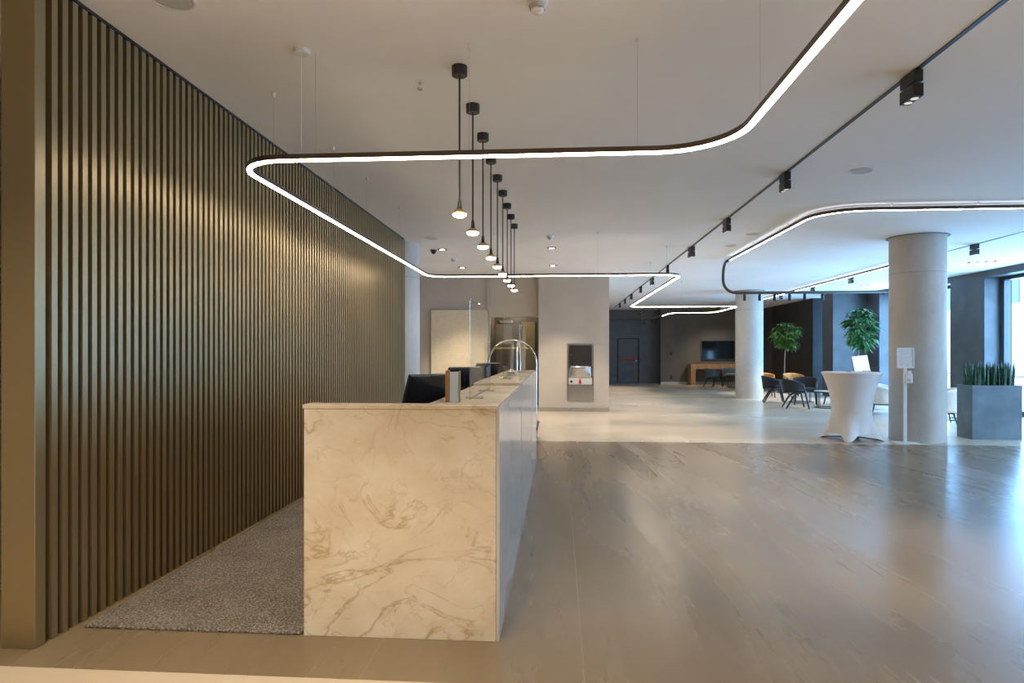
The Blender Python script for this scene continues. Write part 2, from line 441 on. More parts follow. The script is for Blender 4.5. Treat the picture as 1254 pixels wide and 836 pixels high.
# far walls
struct('wall_back', MB().box(4.42, XR, 28.05, 28.3, 0, H), M['wall_grey'], 'dark warm grey far wall behind the screen', 'wall')
struct('baseboard_back', MB().box(4.42, 9.0, 28.03, 28.05, 0, 0.10), M['desk_glass'])
bd = MB(); bd.box(1.185, 2.62, 28.8, 29.0, 0, H); bd.box(3.60, 4.42, 28.8, 29.0, 0, H); bd.box(2.62, 3.60, 28.8, 29.0, 2.0, H)
bd.box(4.42, 4.6, 28.3, 28.8, 0, H); bd.box(2.5, 3.7, 28.95, 29.1, 0, 2.2)
struct('wall_alcove', bd, M['wall_dark_door'], 'slate grey alcove wall around the fire door', 'wall')
struct('trim_4', MB().box(1.185, 4.42, 28.55, 28.8, 2.86, H), M['wall_grey'])
d = thing('door_1', 'slate grey fire door with a red push bar', 'door', (2.62, 28.8, 0)); d['kind'] = 'structure'
o_ = (2.62, 28.8, 0)
MB(o_).box(2.68, 3.54, 28.82, 28.88, 0.01, 1.96).build('door_leaf', M['wall_dark_door'], d)
f = MB(o_); f.box(2.62, 2.67, 28.78, 28.86, 0, 2.0); f.box(3.55, 3.60, 28.78, 28.86, 0, 2.0); f.box(2.67, 3.55, 28.78, 28.86, 1.965, 2.0); f.build('door_frame', M['black'], d)
p = MB(o_); p.box(2.72, 3.44, 28.72, 28.77, 1.03, 1.11, 0.01); p.box(2.76, 2.82, 28.76, 28.82, 1.04, 1.10); p.box(3.36, 3.42, 28.76, 28.82, 1.04, 1.10); p.build('push_bar', M['red'], d)['label'] = 'red push bar'
MB(o_).box(3.42, 3.50, 28.74, 28.82, 0.96, 1.02, 0.008).build('door_handle', M['steel'], d)
# front (behind the camera) and right side
struct('wall_front', MB().box(XL, XR, YF - 0.2, YF, 0, H), M['wall_beige'])
piers = MB()
piers.box(9.66, 10.25, 15.23, 16.5, 0, H)
piers.box(9.57, 10.25, 19.8, 20.5, 0, H); piers.box(8.52, 10.25, 20.5, 21.3, 0, H)
piers.box(8.72, 10.25, 26.8, 28.05, 0, H)
piers.box(9.66, 10.25, YF, 0.6, 0, H); piers.box(9.66, 10.25, 4.6, 5.6, 0, H)
piers.box(9.66, 10.25, 10.6, 11.7, 0, H)
for a, b in ((0.6, 4.6), (5.6, 10.6), (11.7, 15.23), (16.5, 19.8), (21.3, 22.64)): piers.box(9.66, 10.25, a, b, 3.10, H)
struct('wall_right', piers, M['charcoal'], 'charcoal plaster piers between the tall windows', 'wall')
struct('wall_right_black', MB().box(8.74, 10.25, 22.64, 26.8, 0, H), M['black_panel'], 'near black wall panel behind the slim lounge tree', 'wall')
wins = [(0.6, 4.6), (5.6, 10.6), (11.7, 15.23), (16.5, 19.8), (21.3, 22.64)]
for i, (a, b) in enumerate(wins):
    w = thing('window_%d' % (i + 1), ('tall window with dark frame beside the snake plant planter' if i == 2 else None), 'window' if i == 2 else None, (10.05, a, 0)); w['kind'] = 'structure'
    o_ = (10.05, a, 0)
    fr = MB(o_)
    t = 0.13
    fr.box(10.0, 10.14, a, a + t, 0, 3.1); fr.box(10.0, 10.14, b - t, b, 0, 3.1); fr.box(10.0, 10.14, a + t, b - t, 0, 0.12); fr.box(10.0, 10.14, a + t, b - t, 3.02, 3.1)
    if b - a > 3.4: fr.box(10.0, 10.14, (a + b) / 2 - 0.05, (a + b) / 2 + 0.05, 0.12, 3.02)
    fr.build('window_frame', M['frame_blue'], w)
    MB(o_).box(10.06, 10.075, a + t, b - t, 0.12, 3.02).build('pane', M['glass'], w)

# columns
def column(name, x, y, r, label):
    mb = MB((x, y, 0)); mb.lathe([(r, 0), (r, H)], (x, y, 0), 64)
    o = struct(name, mb, M['concrete'], label, 'column', smooth='auto')
    return o
column('column', 5.75, 10.68, 0.40, 'round bare concrete column behind the sanitiser stand')
column('column_far', 5.77, 19.8, 0.40, 'round bare concrete column beside the dark lounge chairs')
column('column_rear', -2.77, 10.72, 0.40, 'round bare concrete column at the far end of the slatted wall')
for i, (x, y) in enumerate(((5.75, 10.68), (5.77, 19.8))):
    mb = MB((x, y, 0)); mb.lathe([(0.405, H - 0.004), (0.445, H - 0.004), (0.445, H + 0.001), (0.405, H + 0.001), (0.405, H - 0.004)], (x, y, 0), 48, cap=False)
    struct('trim_%d' % (5 + i), mb, M['gap'])  # flat dark ring colours in the shade of the ceiling gap

# outside the windows
struct('ground_outside', MB().box(10.3, 60, -30, 60, -0.2, -0.05), M['paving'], 'bright pale paving outside the windows', 'ground')
fb = MB((26, 20, 0)); fb.box(26, 30, 2, 60, 0, 14); bld = thing('building', 'pale building across the street seen through the window', 'building', (26, 20, 0))
fb.build('facade', M['facade'], bld)
for i in range(9):
    for k in range(2):
        MB((26, 20, 0)).box(25.95, 26.05, 8 + i * 5, 11.2 + i * 5, 4.2 + 4 * k, 7.0 + 4 * k).build('window', M['facade_glass'], bld)
# parked car outside
car = thing('car', 'silver car parked outside the window', 'car', (17, 19.8, -0.05), R(80))
def car_body(u, v):
    x = -2.0 + 4.0 * u
    top = 0.75
    if u < 0.1: top = 0.55 + u * 1.6
    elif 0.2 < u < 0.45: top = 0.78 + (u - 0.2) / 0.25 * 0.62
    elif 0.45 <= u <= 0.75: top = 1.40
    elif u > 0.75: top = 1.40 - (u - 0.75) / 0.25 * 0.6
    a = PI * v
    w = 0.85 * (1 - 0.18 * max(0, (top - 0.8)) * math.sin(a))
    return (x, -w * math.cos(a) ** 1 if abs(math.cos(a)) > 0.2 else -w * math.cos(a), 0.28 + (top - 0.28) * min(1, 1.35 * math.sin(a)))
cb = MB(); cb.grid(car_body, 32, 12); cb.build('body', M['paint_silver'], car, smooth=True, thick=0.02)
for sx in (-1.25, 1.25):
    for sy in (-0.78, 0.78):
        w = MB(); w.tube([(sx, sy - 0.09, 0.32), (sx, sy + 0.09, 0.32)], 0.32, 24); w.build('wheel', M['tyre'], car)

# ------------------------------------------------------------------ rug
rg = MB((-1.86, 3.1, 0)); rg.box(-2.43, -1.285, 3.10, 9.6, 0.0, 0.016, 0.006)
tag(rg.build('rug', M['rug']), 'long grey looped pile rug between slatted wall and desk', 'rug')

# ------------------------------------------------------------------ reception desk
DO = (-0.78, 3.10, 0)
desk = thing('reception_desk', 'long cream marble reception desk with pale glass front', 'reception desk', DO)
e = MB(DO); e.box(-1.27, -0.305, 3.10, 3.20, 0, 1.135, 0.002); e.build('end_panel', M['marble'], desk)
tops = [(3.095, 4.92, 1.155), (4.93, 6.70, 1.175), (6.71, 8.30, 1.175)]
for i, (a, b, zt) in enumerate(tops):
    t = MB(DO)
    if i == 0:
        t.box(-1.275, -0.30, 3.095, 3.21, zt - 0.02, zt, 0.002)
        t.box(-0.66, -0.30, 3.21, b, zt - 0.02, zt, 0.002)
    else:
        t.box(-0.66, -0.30, a, b, zt - 0.045, zt, 0.002)
    t.build('countertop', M['marble'], desk)
    p = MB(DO); p.box(-0.304, -0.288, a + 0.012 if i else 3.10, b - 0.012, 0.0, zt - 0.004, 0.002); p.build('front_panel', M['desk_glass'], desk)
c = MB(DO); c.box(-0.64, -0.306, 3.21, 8.29, 0, 1.13); c.build('carcass', M['gap'], desk)
i_ = MB(DO); i_.box(-1.25, -0.65, 3.215, 8.29, 0.70, 0.74, 0.003); i_.build('work_surface', M['desk_white'], desk)
for yy in (5.70, 8.24):
    b_ = MB(DO); b_.box(-1.22, -0.70, yy, yy + 0.04, 0, 0.70); b_.build('support_panel', M['desk_white'], desk)

# monitors, backs to the visitors
def monitor():
    t = thing('monitor', 'black monitor at the marble end of the desk, back to visitors', 'monitor')
    tilt = Matrix.Translation((0, 0, 0.385)) @ Matrix.Rotation(R(22), 4, 'X')
    # local: back faces -Y
    s = MB(); s.box(-0.19, 0.19, -0.012, 0.012, -0.17, 0.17, 0.005, tilt); s.build('casing', M['black_gloss'], t)
    s = MB(); s.box(-0.185, 0.185, -0.028, -0.010, -0.165, -0.015, 0.006, tilt); s.build('rear_housing', M['black_gloss'], t)
    s = MB(); s.box(-0.18, 0.18, 0.0121, 0.014, -0.155, 0.16, 0, tilt); s.build('screen', M['screen'], t)
    s = MB(); s.box(-0.03, 0.03, -0.03, 0.0, 0.012, 0.36, 0.004); s.build('stand', M['black_gloss'], t)
    s = MB(); s.lathe([(0.11, 0), (0.11, 0.01), (0.04, 0.016)], (0, -0.02, 0), 28); s.build('base', M['black_gloss'], t)
    return t
mon = monitor(); mon.location = (-0.79, 3.83, 0.74); mon.rotation_euler = (0, 0, R(50))
dup(mon, (-0.86, 5.55, 0.74), R(52), 'black monitor second along the desk, behind the first acrylic shield', None)
dup(mon, (-0.86, 7.40, 0.74), R(52), 'black monitor farthest along the desk, near the luggage trolley', None)

# card holder on the marble
ch = thing('card_holder', 'wooden block with a pale blue card on the desk end', 'card holder', (-0.55, 3.33, 1.155), R(8))
mb = MB(); mb.box(-0.045, -0.022, -0.022, 0.05, 0, 0.165, 0.002); mb.box(0.024, 0.034, -0.022, 0.05, 0, 0.16, 0.002); mb.box(-0.022, 0.024, 0.012, 0.05, 0, 0.155); mb.build('block', M['wood'], ch)
mb = MB(); mb.box(-0.021, 0.023, -0.03, 0.011, 0, 0.155, 0.001); mb.build('card', M['blue_card'], ch)

# acrylic shields
def shield(y0, y1, x, zb, label):
    t = thing('acrylic_shield', label, 'screen', (x, (y0 + y1) / 2, zb), 0, 'clear shields on the reception desk')
    n = 0.22; ln = (y1 - y0) / 2; h = 0.545
    pts = [(-ln, 0.012), (ln, 0.012), (ln, h - n)] + [(ln - n + n * math.cos(a * PI / 12), h - n + n * math.sin(a * PI / 12)) for a in range(1, 7)] + [(-ln + 0.01, h)] + [(-ln, h - 0.01)]
    mb = MB()
    a = [mb.v((-0.004, p[0], p[1])) for p in pts]; b = [mb.v((0.004, p[0], p[1])) for p in pts]
    mb.f(a); mb.f(list(reversed(b)))
    mb.build('pane', M['acrylic'], t)
    ed = MB(); ed.tube([(0, p[0], p[1]) for p in pts], 0.0036, 4, True); ed.build('edge', M['acrylic_edge'], t)
    for s in (-0.6, 0.6):
        k = MB(); k.box(-0.05, 0.05, s * ln - 0.02, s * ln + 0.02, 0, 0.012, 0.002); k.build('foot', M['acrylic_edge'], t)
shield(3.36, 4.36, -0.47, 1.155, 'clear acrylic shield nearest the marble end of the desk')
shield(5.39, 6.60, -0.47, 1.175, 'clear acrylic shield halfway along the reception desk')
shield(6.95, 8.15, -0.425, 1.175, 'clear acrylic shield at the far end of the reception desk')
# card terminal / bell objects on the far end of the desk
bl = thing('desk_bell', 'small chrome bell on the far end of the desk', 'bell', (-0.52, 7.0, 1.175))
mb = MB(); mb.lathe([(0.045, 0), (0.045, 0.008), (0.02, 0.012)], seg=20); mb.build('base', M['black'], bl)
mb = MB(); mb.lathe([(0.042, 0.012), (0.04, 0.025), (0.028, 0.04), (0.006, 0.047), (0.005, 0.06), (0.0, 0.062)], seg=20); mb.build('dome', M['chrome'], bl, smooth=True)

# luggage trolley
LO = (-0.74, 10.2, 0)
lt = thing('luggage_trolley', 'chrome hooped luggage trolley beyond the reception desk', 'trolley', LO)
def hoop(w, h, axis, off=0.0):
    pts = []
    z0 = 0.27
    for k in range(0, 6): pts.append((-w, z0 + (h - w - z0) * k / 6 * 1.0))
    zc = h - w * 0.98
    for k in range(0, 25):
        a = PI - PI * k / 24
        pts.append((w * math.cos(a) * (1 + 0.02 * math.sin(a)), zc + w * 0.98 * math.sin(a)))
    for k in range(5, -1, -1): pts.append((w, z0 + (h - w - z0) * k / 6 * 1.0))
    return [((p, off, q) if axis == 'x' else (off, p, q)) for p, q in pts]
mb = MB(); mb.tube(hoop(0.385, 1.60, 'x'), 0.014, 10); mb.build('hoop', M['chrome'], lt, smooth=True)
mb = MB(); mb.tube(hoop(0.42, 1.60, 'y', 0.10), 0.014, 10); mb.build('hoop', M['chrome'], lt, smooth=True)
mb = MB(); mb.tube([(-0.30, 0, 1.47), (0.30, 0, 1.47)], 0.011, 10); mb.build('hanging_rail', M['gold'], lt)
mb = MB(); mb.box(-0.40, 0.40, -0.46, 0.46, 0.19, 0.265, 0.02); mb.build('platform', M['steel'], lt)
mb = MB(); mb.tube([(-0.41, -0.47, 0.235), (0.41, -0.47, 0.235), (0.41, 0.47, 0.235), (-0.41, 0.47, 0.235)], 0.02, 8, True); mb.build('bumper', M['door_brown'], lt)
for sx in (-0.34, 0.36):
    for sy in (-0.36, 0.36):
        w = MB(); w.lathe([(0.0, -0.02), (0.05, -0.02), (0.075, -0.014), (0.08, 0), (0.075, 0.014), (0.05, 0.02), (0, 0.02)], seg=20)
        w.bm.transform(Matrix.Translation((sx, sy, 0.08)) @ Matrix.Rotation(PI / 2, 4, 'Y'))
        wo = w.build('wheel', M['tyre'], lt)
        k = MB(); k.box(sx - 0.035, sx + 0.035, sy - 0.02, sy + 0.02, 0.165, 0.192); k.box(sx - 0.035, sx - 0.025, sy - 0.015, sy + 0.015, 0.07, 0.17); k.box(sx + 0.025, sx + 0.035, sy - 0.015, sy + 0.015, 0.07, 0.17)
        k.build('fork', M['steel'], wo)

# cream wall panel behind the desk
cp = thing('wall_panel', 'large blank cream panel on the rear wall', 'panel', (-2.4, 15.3, 0))
mb = MB((-2.4, 15.3, 0)); mb.box(-3.07, -1.70, 15.20, 15.26, 0.12, 2.41, 0.004); mb.build('face', M['cream_panel'], cp)
mb = MB((-2.4, 15.3, 0)); mb.box(-3.02, -1.75, 15.26, 15.30, 0.16, 2.37); mb.build('backing', M['gap'], cp)

# recess: double door and olive panel
d = thing('door_2', 'dark brown door in the recess behind the desk', 'door', (-1.4, 16.88, 0)); d['kind'] = 'structure'
o_ = (-1.4, 16.88, 0)
mb = MB(o_); mb.box(-1.66, -0.98, 16.84, 16.89, 0, 2.15, 0.004); mb.build('door_leaf', M['wall_grey'], d)
mb = MB(o_); mb.tube(fillet([(-1.06, 16.84, 1.0), (-1.06, 16.79, 1.0), (-1.06, 16.79, 1.5), (-1.06, 16.84, 1.5)], 0.02, 4), 0.012, 8); mb.build('door_handle', M['steel'], d)
mb = MB(o_); mb.box(-1.56, -1.2, 16.78, 16.86, 2.17, 2.24, 0.004); mb.build('door_closer', M['steel'], d)
gp = MB((-0.75, 16.8, 0)); gp.box(-0.96, -0.62, 16.83, 16.89, 0, 2.2)
struct('trim_8', gp, M['olive_glass'], 'olive tinted panel in the recess', 'panel')

# steel hydrant / bin panel in the wall block
NO = (0.51, 15.1, 0)
ni = thing('steel_wall_unit', 'tall steel unit with a red mark set into the greige wall', 'wall unit', NO)
f = MB(NO); f.box(0.20, 0.235, 15.075, 15.1, 0.26, 1.60); f.box(0.785, 0.82, 15.075, 15.1, 0.26, 1.60); f.box(0.235, 0.785, 15.075, 15.1, 1.57, 1.60); f.box(0.235, 0.785, 15.075, 15.1, 0.26, 0.29); f.build('frame', M['steel'], ni)
mb = MB(NO); mb.box(0.24, 0.78, 15.06, 15.099, 1.08, 1.565, 0.004); mb.build('upper_panel', M['steel_reflecting_dark'], ni)
mb = MB(NO)
def basin(u, v):
    x = 0.24 + 0.54 * u
    return (x, 15.095 - 0.075 * math.sin(PI * u) * (0.4 + 0.6 * v), 0.80 + 0.27 * v)
mb.grid(basin, 16, 6); mb.build('curved_hopper', M['steel'], ni, smooth=True, thick=0.006)
mb = MB(NO); mb.box(0.24, 0.78, 15.06, 15.099, 0.64, 0.79, 0.004); mb.build('mark_panel', M['desk_glass'], ni)
mb = MB(NO); mb.box(0.24, 0.78, 15.06, 15.099, 0.295, 0.63, 0.004); mb.build('lower_panel', M['steel'], ni)
for z in (1.33, 0.71):
    mb = MB(); mb.lathe([(0.03, 0), (0.03, 0.012), (0.02, 0.016)], seg=16); mb.bm.transform(Matrix.Translation(Vector((0.30, 15.06, z)) - Vector(NO)) @ Matrix.Rotation(PI / 2, 4, 'X')); mb.build('lock', M['black'], ni)
mb = MB(NO)   # red teardrop mark
pr = [(0.0, 0.075), (0.016, 0.04), (0.032, 0.0), (0.036, -0.03), (0.024, -0.058), (0.0, -0.068), (-0.024, -0.058), (-0.036, -0.03), (-0.032, 0.0), (-0.016, 0.04)]
a = [mb.v((0.505 + p, 15.054, 0.715 + q)) for p, q in pr]; b = [mb.v((0.505 + p, 15.06, 0.715 + q)) for p, q in pr]
mb.f(a); mb.f(list(reversed(b)))
for i in range(len(pr)): mb.f([a[i], a[(i + 1) % len(pr)], b[(i + 1) % len(pr)], b[i]])
mb.build('red_mark', M['red'], ni)['label'] = 'red drop shaped mark'

# ------------------------------------------------------------------ linear luminaires
def path_light(name, label, segs, wires, z, dark=(), zc=H, group=None, base=None, uplight=False):
    """segs: lit horizontal paths; dark: unlit 3-D tubes; wires: (x, y) hang points"""
    o0 = base or segs[0][0]
    t = thing(name, label, 'light', o0, 0, group)
    for s in segs:
        P = [(p[0], p[1], z) for p in s]
        mb = MB(o0); mb.sweep(P, [(-0.018, 0.0), (0.018, 0.0), (0.018, 0.044 if uplight else 0.030), (-0.018, 0.044 if uplight else 0.030)]); mb.build('profile', M['profile'], t)
        w_, h_ = (0.009, 0.005) if uplight else (0.014, 0.011)
        mb = MB(o0); mb.sweep(P, [(-w_, -h_), (w_, -h_), (w_, -0.0005), (-w_, -0.0005)]); mb.build('diffuser', M['strip'], t)
        if uplight:
            mb = MB(o0); mb.sweep(P, [(-0.012, 0.0445), (0.012, 0.0445), (0.012, 0.047), (-0.012, 0.047)]); mb.build('upward_diffuser', M['strip_up'], t)
    for s in dark:
        mb = MB(o0); mb.tube(s, 0.028, 8); mb.build('unlit_profile', M['profile'], t, smooth=True)
    for x, y in wires:
        mb = MB(o0); mb.tube([(x, y, z + 0.030), (x, y, zc - 0.02)], 0.0009, 5); w = mb.build('suspension_wire', M['steel'], t)
        mb = MB(o0); mb.lathe([(0.010, zc - 0.035), (0.012, zc - 0.03), (0.012, zc)], (x, y, 0), 10); mb.build('ceiling_cup', M['white_plastic'], w)
    return t
Z1 = 2.585
pA = fillet([(0.985, -3.6, Z1), (0.985, 3.77, Z1), (-2.01, 3.77, Z1), (-2.01, 9.83, Z1), (1.87, 9.83, Z1), (1.87, 16.85, Z1), (4.66, 16.85, Z1), (4.66, 19.55, Z1), (3.40, 19.55, Z1), (3.40, 21.2, Z1)],
            [0.42, 0.32, 0.30, 0.30, 0.25, 0.35, 0.45, 0.45], 10)
dA = fillet([(3.40, 21.2, Z1 + 0.015), (3.18, 25.0, Z1 + 0.015), (3.18, 25.0, 3.09), (6.2, 25.0, 3.09)], [0.22, 0.22], 7)
wA = [(-0.53, 3.77), (0.46, 3.77), (0.985, 3.2), (0.985, 1.8), (0.985, -1.0), (-2.01, 4.37), (-2.01, 5.57), (-2.01, 6.57), (-2.01, 7.94), (-1.0, 9.83), (0.6, 9.83), (1.87, 11.2), (1.87, 13.2), (1.87, 15.4), (3.2, 16.85)]
la = path_light('linear_light', 'warm lit strip light in long angular loops over the desk', [pA], wA, Z1, [dA])
# feed canopy of this light
mb = MB(pA[0]); mb.tube([(-1.56, 3.77, Z1 + 0.030), (-1.56, 3.77, H - 0.02)], 0.003, 6); fc = mb.build('feed_cable', M['white_plastic'], la)
mb = MB(pA[0]); mb.lathe([(0.045, H - 0.025), (0.05, H - 0.02), (0.05, H)], (-1.56, 3.77, 0), 20); mb.build('feed_canopy', M['white_plastic'], fc)
mb = MB(pA[0]); mb.tube([(-1.47, 3.77, Z1 + 0.030), (-1.47, 3.77, H - 0.02)], 0.0016, 5); mb.build('suspension_wire', M['steel'], la)

Z2 = 3.165
pB = fillet([(8.6, 8.2, Z2), (3.28, 8.2, Z2), (3.28, 12.5, Z2)], [0.55], 10)
dB = fillet([(3.28, 12.5, Z2 + 0.015), (3.28, 13.0, Z2 + 0.015), (3.28, 13.0, Z1), (6.9, 13.0, Z1)], [0.25, 0.25], 7)
path_light('linear_light', 'warm lit strip light close under the ceiling around the concrete column', [pB], [(5.13, 8.2), (4.11, 8.2), (3.28, 9.4), (3.28, 11.0)], Z2, [dB], uplight=True)
pC = fillet([(6.84, 12.6, Z2), (6.84, 24.6, Z2)], [], 4)
path_light('linear_light', 'straight warm lit strip light running between the two concrete columns', [pC], [(6.84, 14.2), (6.84, 17.0), (6.84, 20.0), (6.84, 23.0)], Z2, uplight=True)

# ------------------------------------------------------------------ pendants
def pendant():
    t = thing('pendant_light', '', 'pendant light', (0, 0, H), 0, 'bulb pendants over the desk')
    mb = MB(); mb.lathe([(0.046, -0.062), (0.05, -0.058), (0.05, 0)], seg=28); mb.build('ceiling_rose', M['black'], t, smooth='auto')
    mb = MB(); mb.tube([(0, 0, -0.06), (0, 0, -0.90)], 0.0062, 8); mb.build('cord', M['black'], t)
    mb = MB(); mb.lathe([(0.008, -0.855), (0.011, -0.87), (0.014, -0.90), (0.017, -0.915), (0.017, -0.925)], seg=16); mb.build('lamp_holder', M['black'], t, smooth='auto')
    mb = MB(); mb.lathe([(0.017, -0.915), (0.03, -0.922), (0.042, -0.938), (0.046, -0.948)], seg=24, cap=False); mb.build('glass_shade', M['gold'], t, smooth=True, thick=0.002)
    mb = MB(); mb.lathe([(0.0, -0.940), (0.043, -0.9485), (0.044, -0.956), (0.032, -0.966), (0.0, -0.972)], seg=24, cap=False); mb.build('bulb', M['bulb'], t, smooth=True)
    return t
ordn = ['nearest the camera', 'second along from the camera', 'third along from the camera', 'fourth along from the camera', 'fifth and middle of the row', 'sixth along from the camera', 'seventh along from the camera', 'eighth, last but one of the row', 'ninth and farthest of the row']
pend = pendant()
for i in range(9):
    y = 4.06 + 0.636 * i
    lab = 'black corded bulb pendant over the desk, ' + ordn[i]
    if i == 0: o = pend; o.location = (-0.635, y, H); o['label'] = lab
    else: o = dup(pend, (-0.635, y, H), 0, lab)

# ------------------------------------------------------------------ track rails and spots
def rail(x, y0, y1, label):
    t = thing('track_rail', label, 'track rail', (x, y0, H))
    mb = MB((x, y0, H)); mb.box(x - 0.016, x + 0.016, y0, y1, H - 0.006, H + 0.0); mb.build('channel', M['black'], t)
    return t
rail(2.32, 2.4, 26.6, 'black track rail running the length of the lobby ceiling')
rail(7.10, 8.6, 26.0, 'black track rail on the ceiling nearest the windows')
def spot(yaw=0):
    t = thing('track_spotlight', '', 'spotlight', (0, 0, H), 0, 'black track spotlights')
    mb = MB(); mb.box(-0.03, 0.03, -0.085, 0.085, -0.082, -0.006, 0.003); mb.build('adapter', M['black'], t)
    mb = MB(); mb.tube([(0, 0, -0.08), (0, 0, -0.10)], 0.014, 10); mb.build('pivot', M['black'], t)
    hd = MB(); hd.box(-0.032, 0.032, -0.085, 0.085, -0.180, -0.094, 0.003); hd = hd.build('lamp_head', M['black'], t)
    for s in (-0.038, 0.038):
        mb = MB(); mb.lathe([(0.024, -0.1815), (0.024, -0.1795)], (0, s, 0), 16); mb.build('lens', M['spot_lens'], hd)
    return t
sp = spot()
ordt = ['nearest the camera', 'second from the camera', 'third from the camera', 'fourth from the camera', 'fifth from the camera', 'sixth from the camera', 'seventh from the camera', 'eighth from the camera', 'ninth from the camera', 'tenth and farthest from the camera']
spots1 = [4.38, 6.73, 9.0, 11.35, 13.8, 16.07, 18.28, 20.61, 22.53, 24.42]
for i, yy in enumerate(spots1):
    lab = 'black twin spotlight on the long track rail, ' + ordt[i]
    if i == 0: o = sp; o.location = (2.32, yy, H); o['label'] = lab
    else:
        o = dup(sp, (2.32, yy, H), R([0, 0, 4, 12, -8, 10, 0, 6, 0, 0][i]), lab)
    light('track_spot_lamp', 'SPOT', (2.32, yy, H - 0.20), 150, WARM, target=(2.32 + rnd.uniform(-0.4, 0.3), yy + 0.4, 0), spot_size=R(62), spot_blend=0.8, shadow_soft_size=0.05)
for i, yy in enumerate((11.45, 16.07, 18.41, 20.97)):
    dup(sp, (7.10, yy, H), 0, 'black twin spotlight on the window side rail, ' + ['beside the near concrete column', 'second from the near column', 'third from the near column', 'farthest from the near column'][i])
    light('track_spot_lamp', 'SPOT', (7.10, yy, H - 0.20), (60, 110, 260, 260)[i], (1.0, 0.86, 0.68), target=(6.85, yy + 0.7, 0), spot_size=R(58), spot_blend=0.7, shadow_soft_size=0.05)
# small spots hanging under the low unlit profile
def mini():
    t = thing('profile_spotlight', '', 'spotlight', (0, 0, 0), 0, 'small spots under the unlit profile')
    mb = MB(); mb.box(-0.02, 0.02, -0.02, 0.02, -0.045, -0.028); mb.build('clip', M['black'], t)
    mb = MB(); mb.lathe([(0.022, -0.16), (0.028, -0.155), (0.028, -0.05), (0.02, -0.045)], seg=16); mb.build('lamp_head', M['black'], t, smooth='auto')
    return t
mi = mini()
for i, xx in enumerate((3.70, 3.99, 4.28, 4.57, 4.86, 5.20)):
    lab = 'small black spotlight under the low dark profile, ' + ['first from its bend', 'second from its bend', 'third from its bend', 'fourth from its bend', 'fifth from its bend', 'sixth from its bend'][i]
    if i == 0: o = mi; o.location = (xx, 13.0, Z1); o['label'] = lab
    else: dup(mi, (xx, 13.0, Z1), 0, lab)
for i, (xx, yy) in enumerate(((3.22, 24.2), (3.30, 22.9))):
    dup(mi, (xx, yy, Z1), 0, ['small black spotlight near the far bend of the desk strip light', 'small black spotlight where the far lit strip begins'][i])

# ------------------------------------------------------------------ ceiling fittings
def disc(name, cat, label, x, y, r, mat_, group=None):
    t = thing(name, label, cat, (x, y, H), 0, group)
    mb = MB(); mb.lathe([(r * 0.86, -0.004), (r * 0.9, -0.008), (r, -0.006), (r, 0)], seg=40, cap=False); mb.build('rim', M['white_plastic'], t, smooth='auto')
    mb = MB(); mb.lathe([(0, -0.005), (r * 0.87, -0.005), (r * 0.87, -0.002)], seg=40, cap=False); mb.build('grille', mat_, t)
M['grille'] = noisy('grey_perforated_grille', (0.46, 0.47, 0.48), (0.54, 0.55, 0.56), 0.6, scale=120)
disc('ceiling_speaker', 'speaker', 'round grey ceiling speaker above the slatted wall end', -2.0, 3.17, 0.115, M['grille'])
disc('ceiling_speaker', 'speaker', 'round grey ceiling speaker between track rail and window side strip', 3.06, 6.7, 0.115, M['grille'])
disc('ceiling_vent', 'vent', 'small round grey vent on the ceiling, nearer of two past the track rail', 3.03, 10.2, 0.10, M['grille'])
disc('ceiling_vent', 'vent', 'small round grey vent on the ceiling, farther of two past the track rail', 2.98, 11.3, 0.10, M['grille'])
disc('ceiling_speaker', 'speaker', 'round grey ceiling speaker near the rear concrete column', -2.06, 10.2, 0.11, M['grille'])
def detector(x, y, label):
    t = thing('smoke_detector', label, 'smoke detector', (x, y, H))
    mb = MB(); mb.lathe([(0.052, -0.03), (0.055, -0.025), (0.055, 0)], seg=28); mb.build('base', M['white_plastic'], t, smooth='auto')
    mb = MB(); mb.lathe([(0.0, -0.068), (0.028, -0.066), (0.034, -0.058), (0.036, -0.05)], seg=28, cap=False); mb.build('cap', M['white_plastic'], t, smooth=True)
    mb = MB(); mb.lathe([(0.040, -0.05), (0.047, -0.03)], seg=28, cap=False); mb.build('vent_ring', M['grille'], t)
detector(-0.11, 3.32, 'white smoke detector on the ceiling at the top of the picture')
detector(-0.13, 10.1, 'white smoke detector on the ceiling before the greige wall block')
detector(-2.07, 12.5, 'white smoke detector on the ceiling before the cream panel')
t = thing('sprinkler', 'small white sprinkler head on the ceiling near the first pendant', 'sprinkler', (-0.94, 4.27, H))
mb = MB(); mb.lathe([(0.028, -0.004), (0.03, 0)], seg=20); mb.build('rose', M['white_plastic'], t)
mb = MB(); mb.lathe([(0.008, -0.028), (0.009, -0.004)], seg=12); mb.tube([(-0.012, 0, -0.026), (-0.011, 0, -0.04), (0, 0, -0.05)], 0.002, 6); mb.tube([(0.012, 0, -0.026), (0.011, 0, -0.04), (0, 0, -0.05)], 0.002, 6); mb.build('stem', M['steel'], t)
mb = MB(); mb.lathe([(0.018, -0.053), (0.018, -0.05)], seg=16); mb.build('deflector', M['steel'], t)
t = thing('ceiling_camera', 'small black dome camera above the rear concrete column', 'camera', (-2.25, 11.36, H))
mb = MB(); mb.lathe([(0.055, -0.03), (0.06, 0)], seg=20); mb.build('base', M['black'], t)
mb = MB(); mb.lathe([(0.0, -0.08), (0.03, -0.07), (0.048, -0.03)], seg=20, cap=False); mb.build('dome', M['screen'], t, smooth=True)
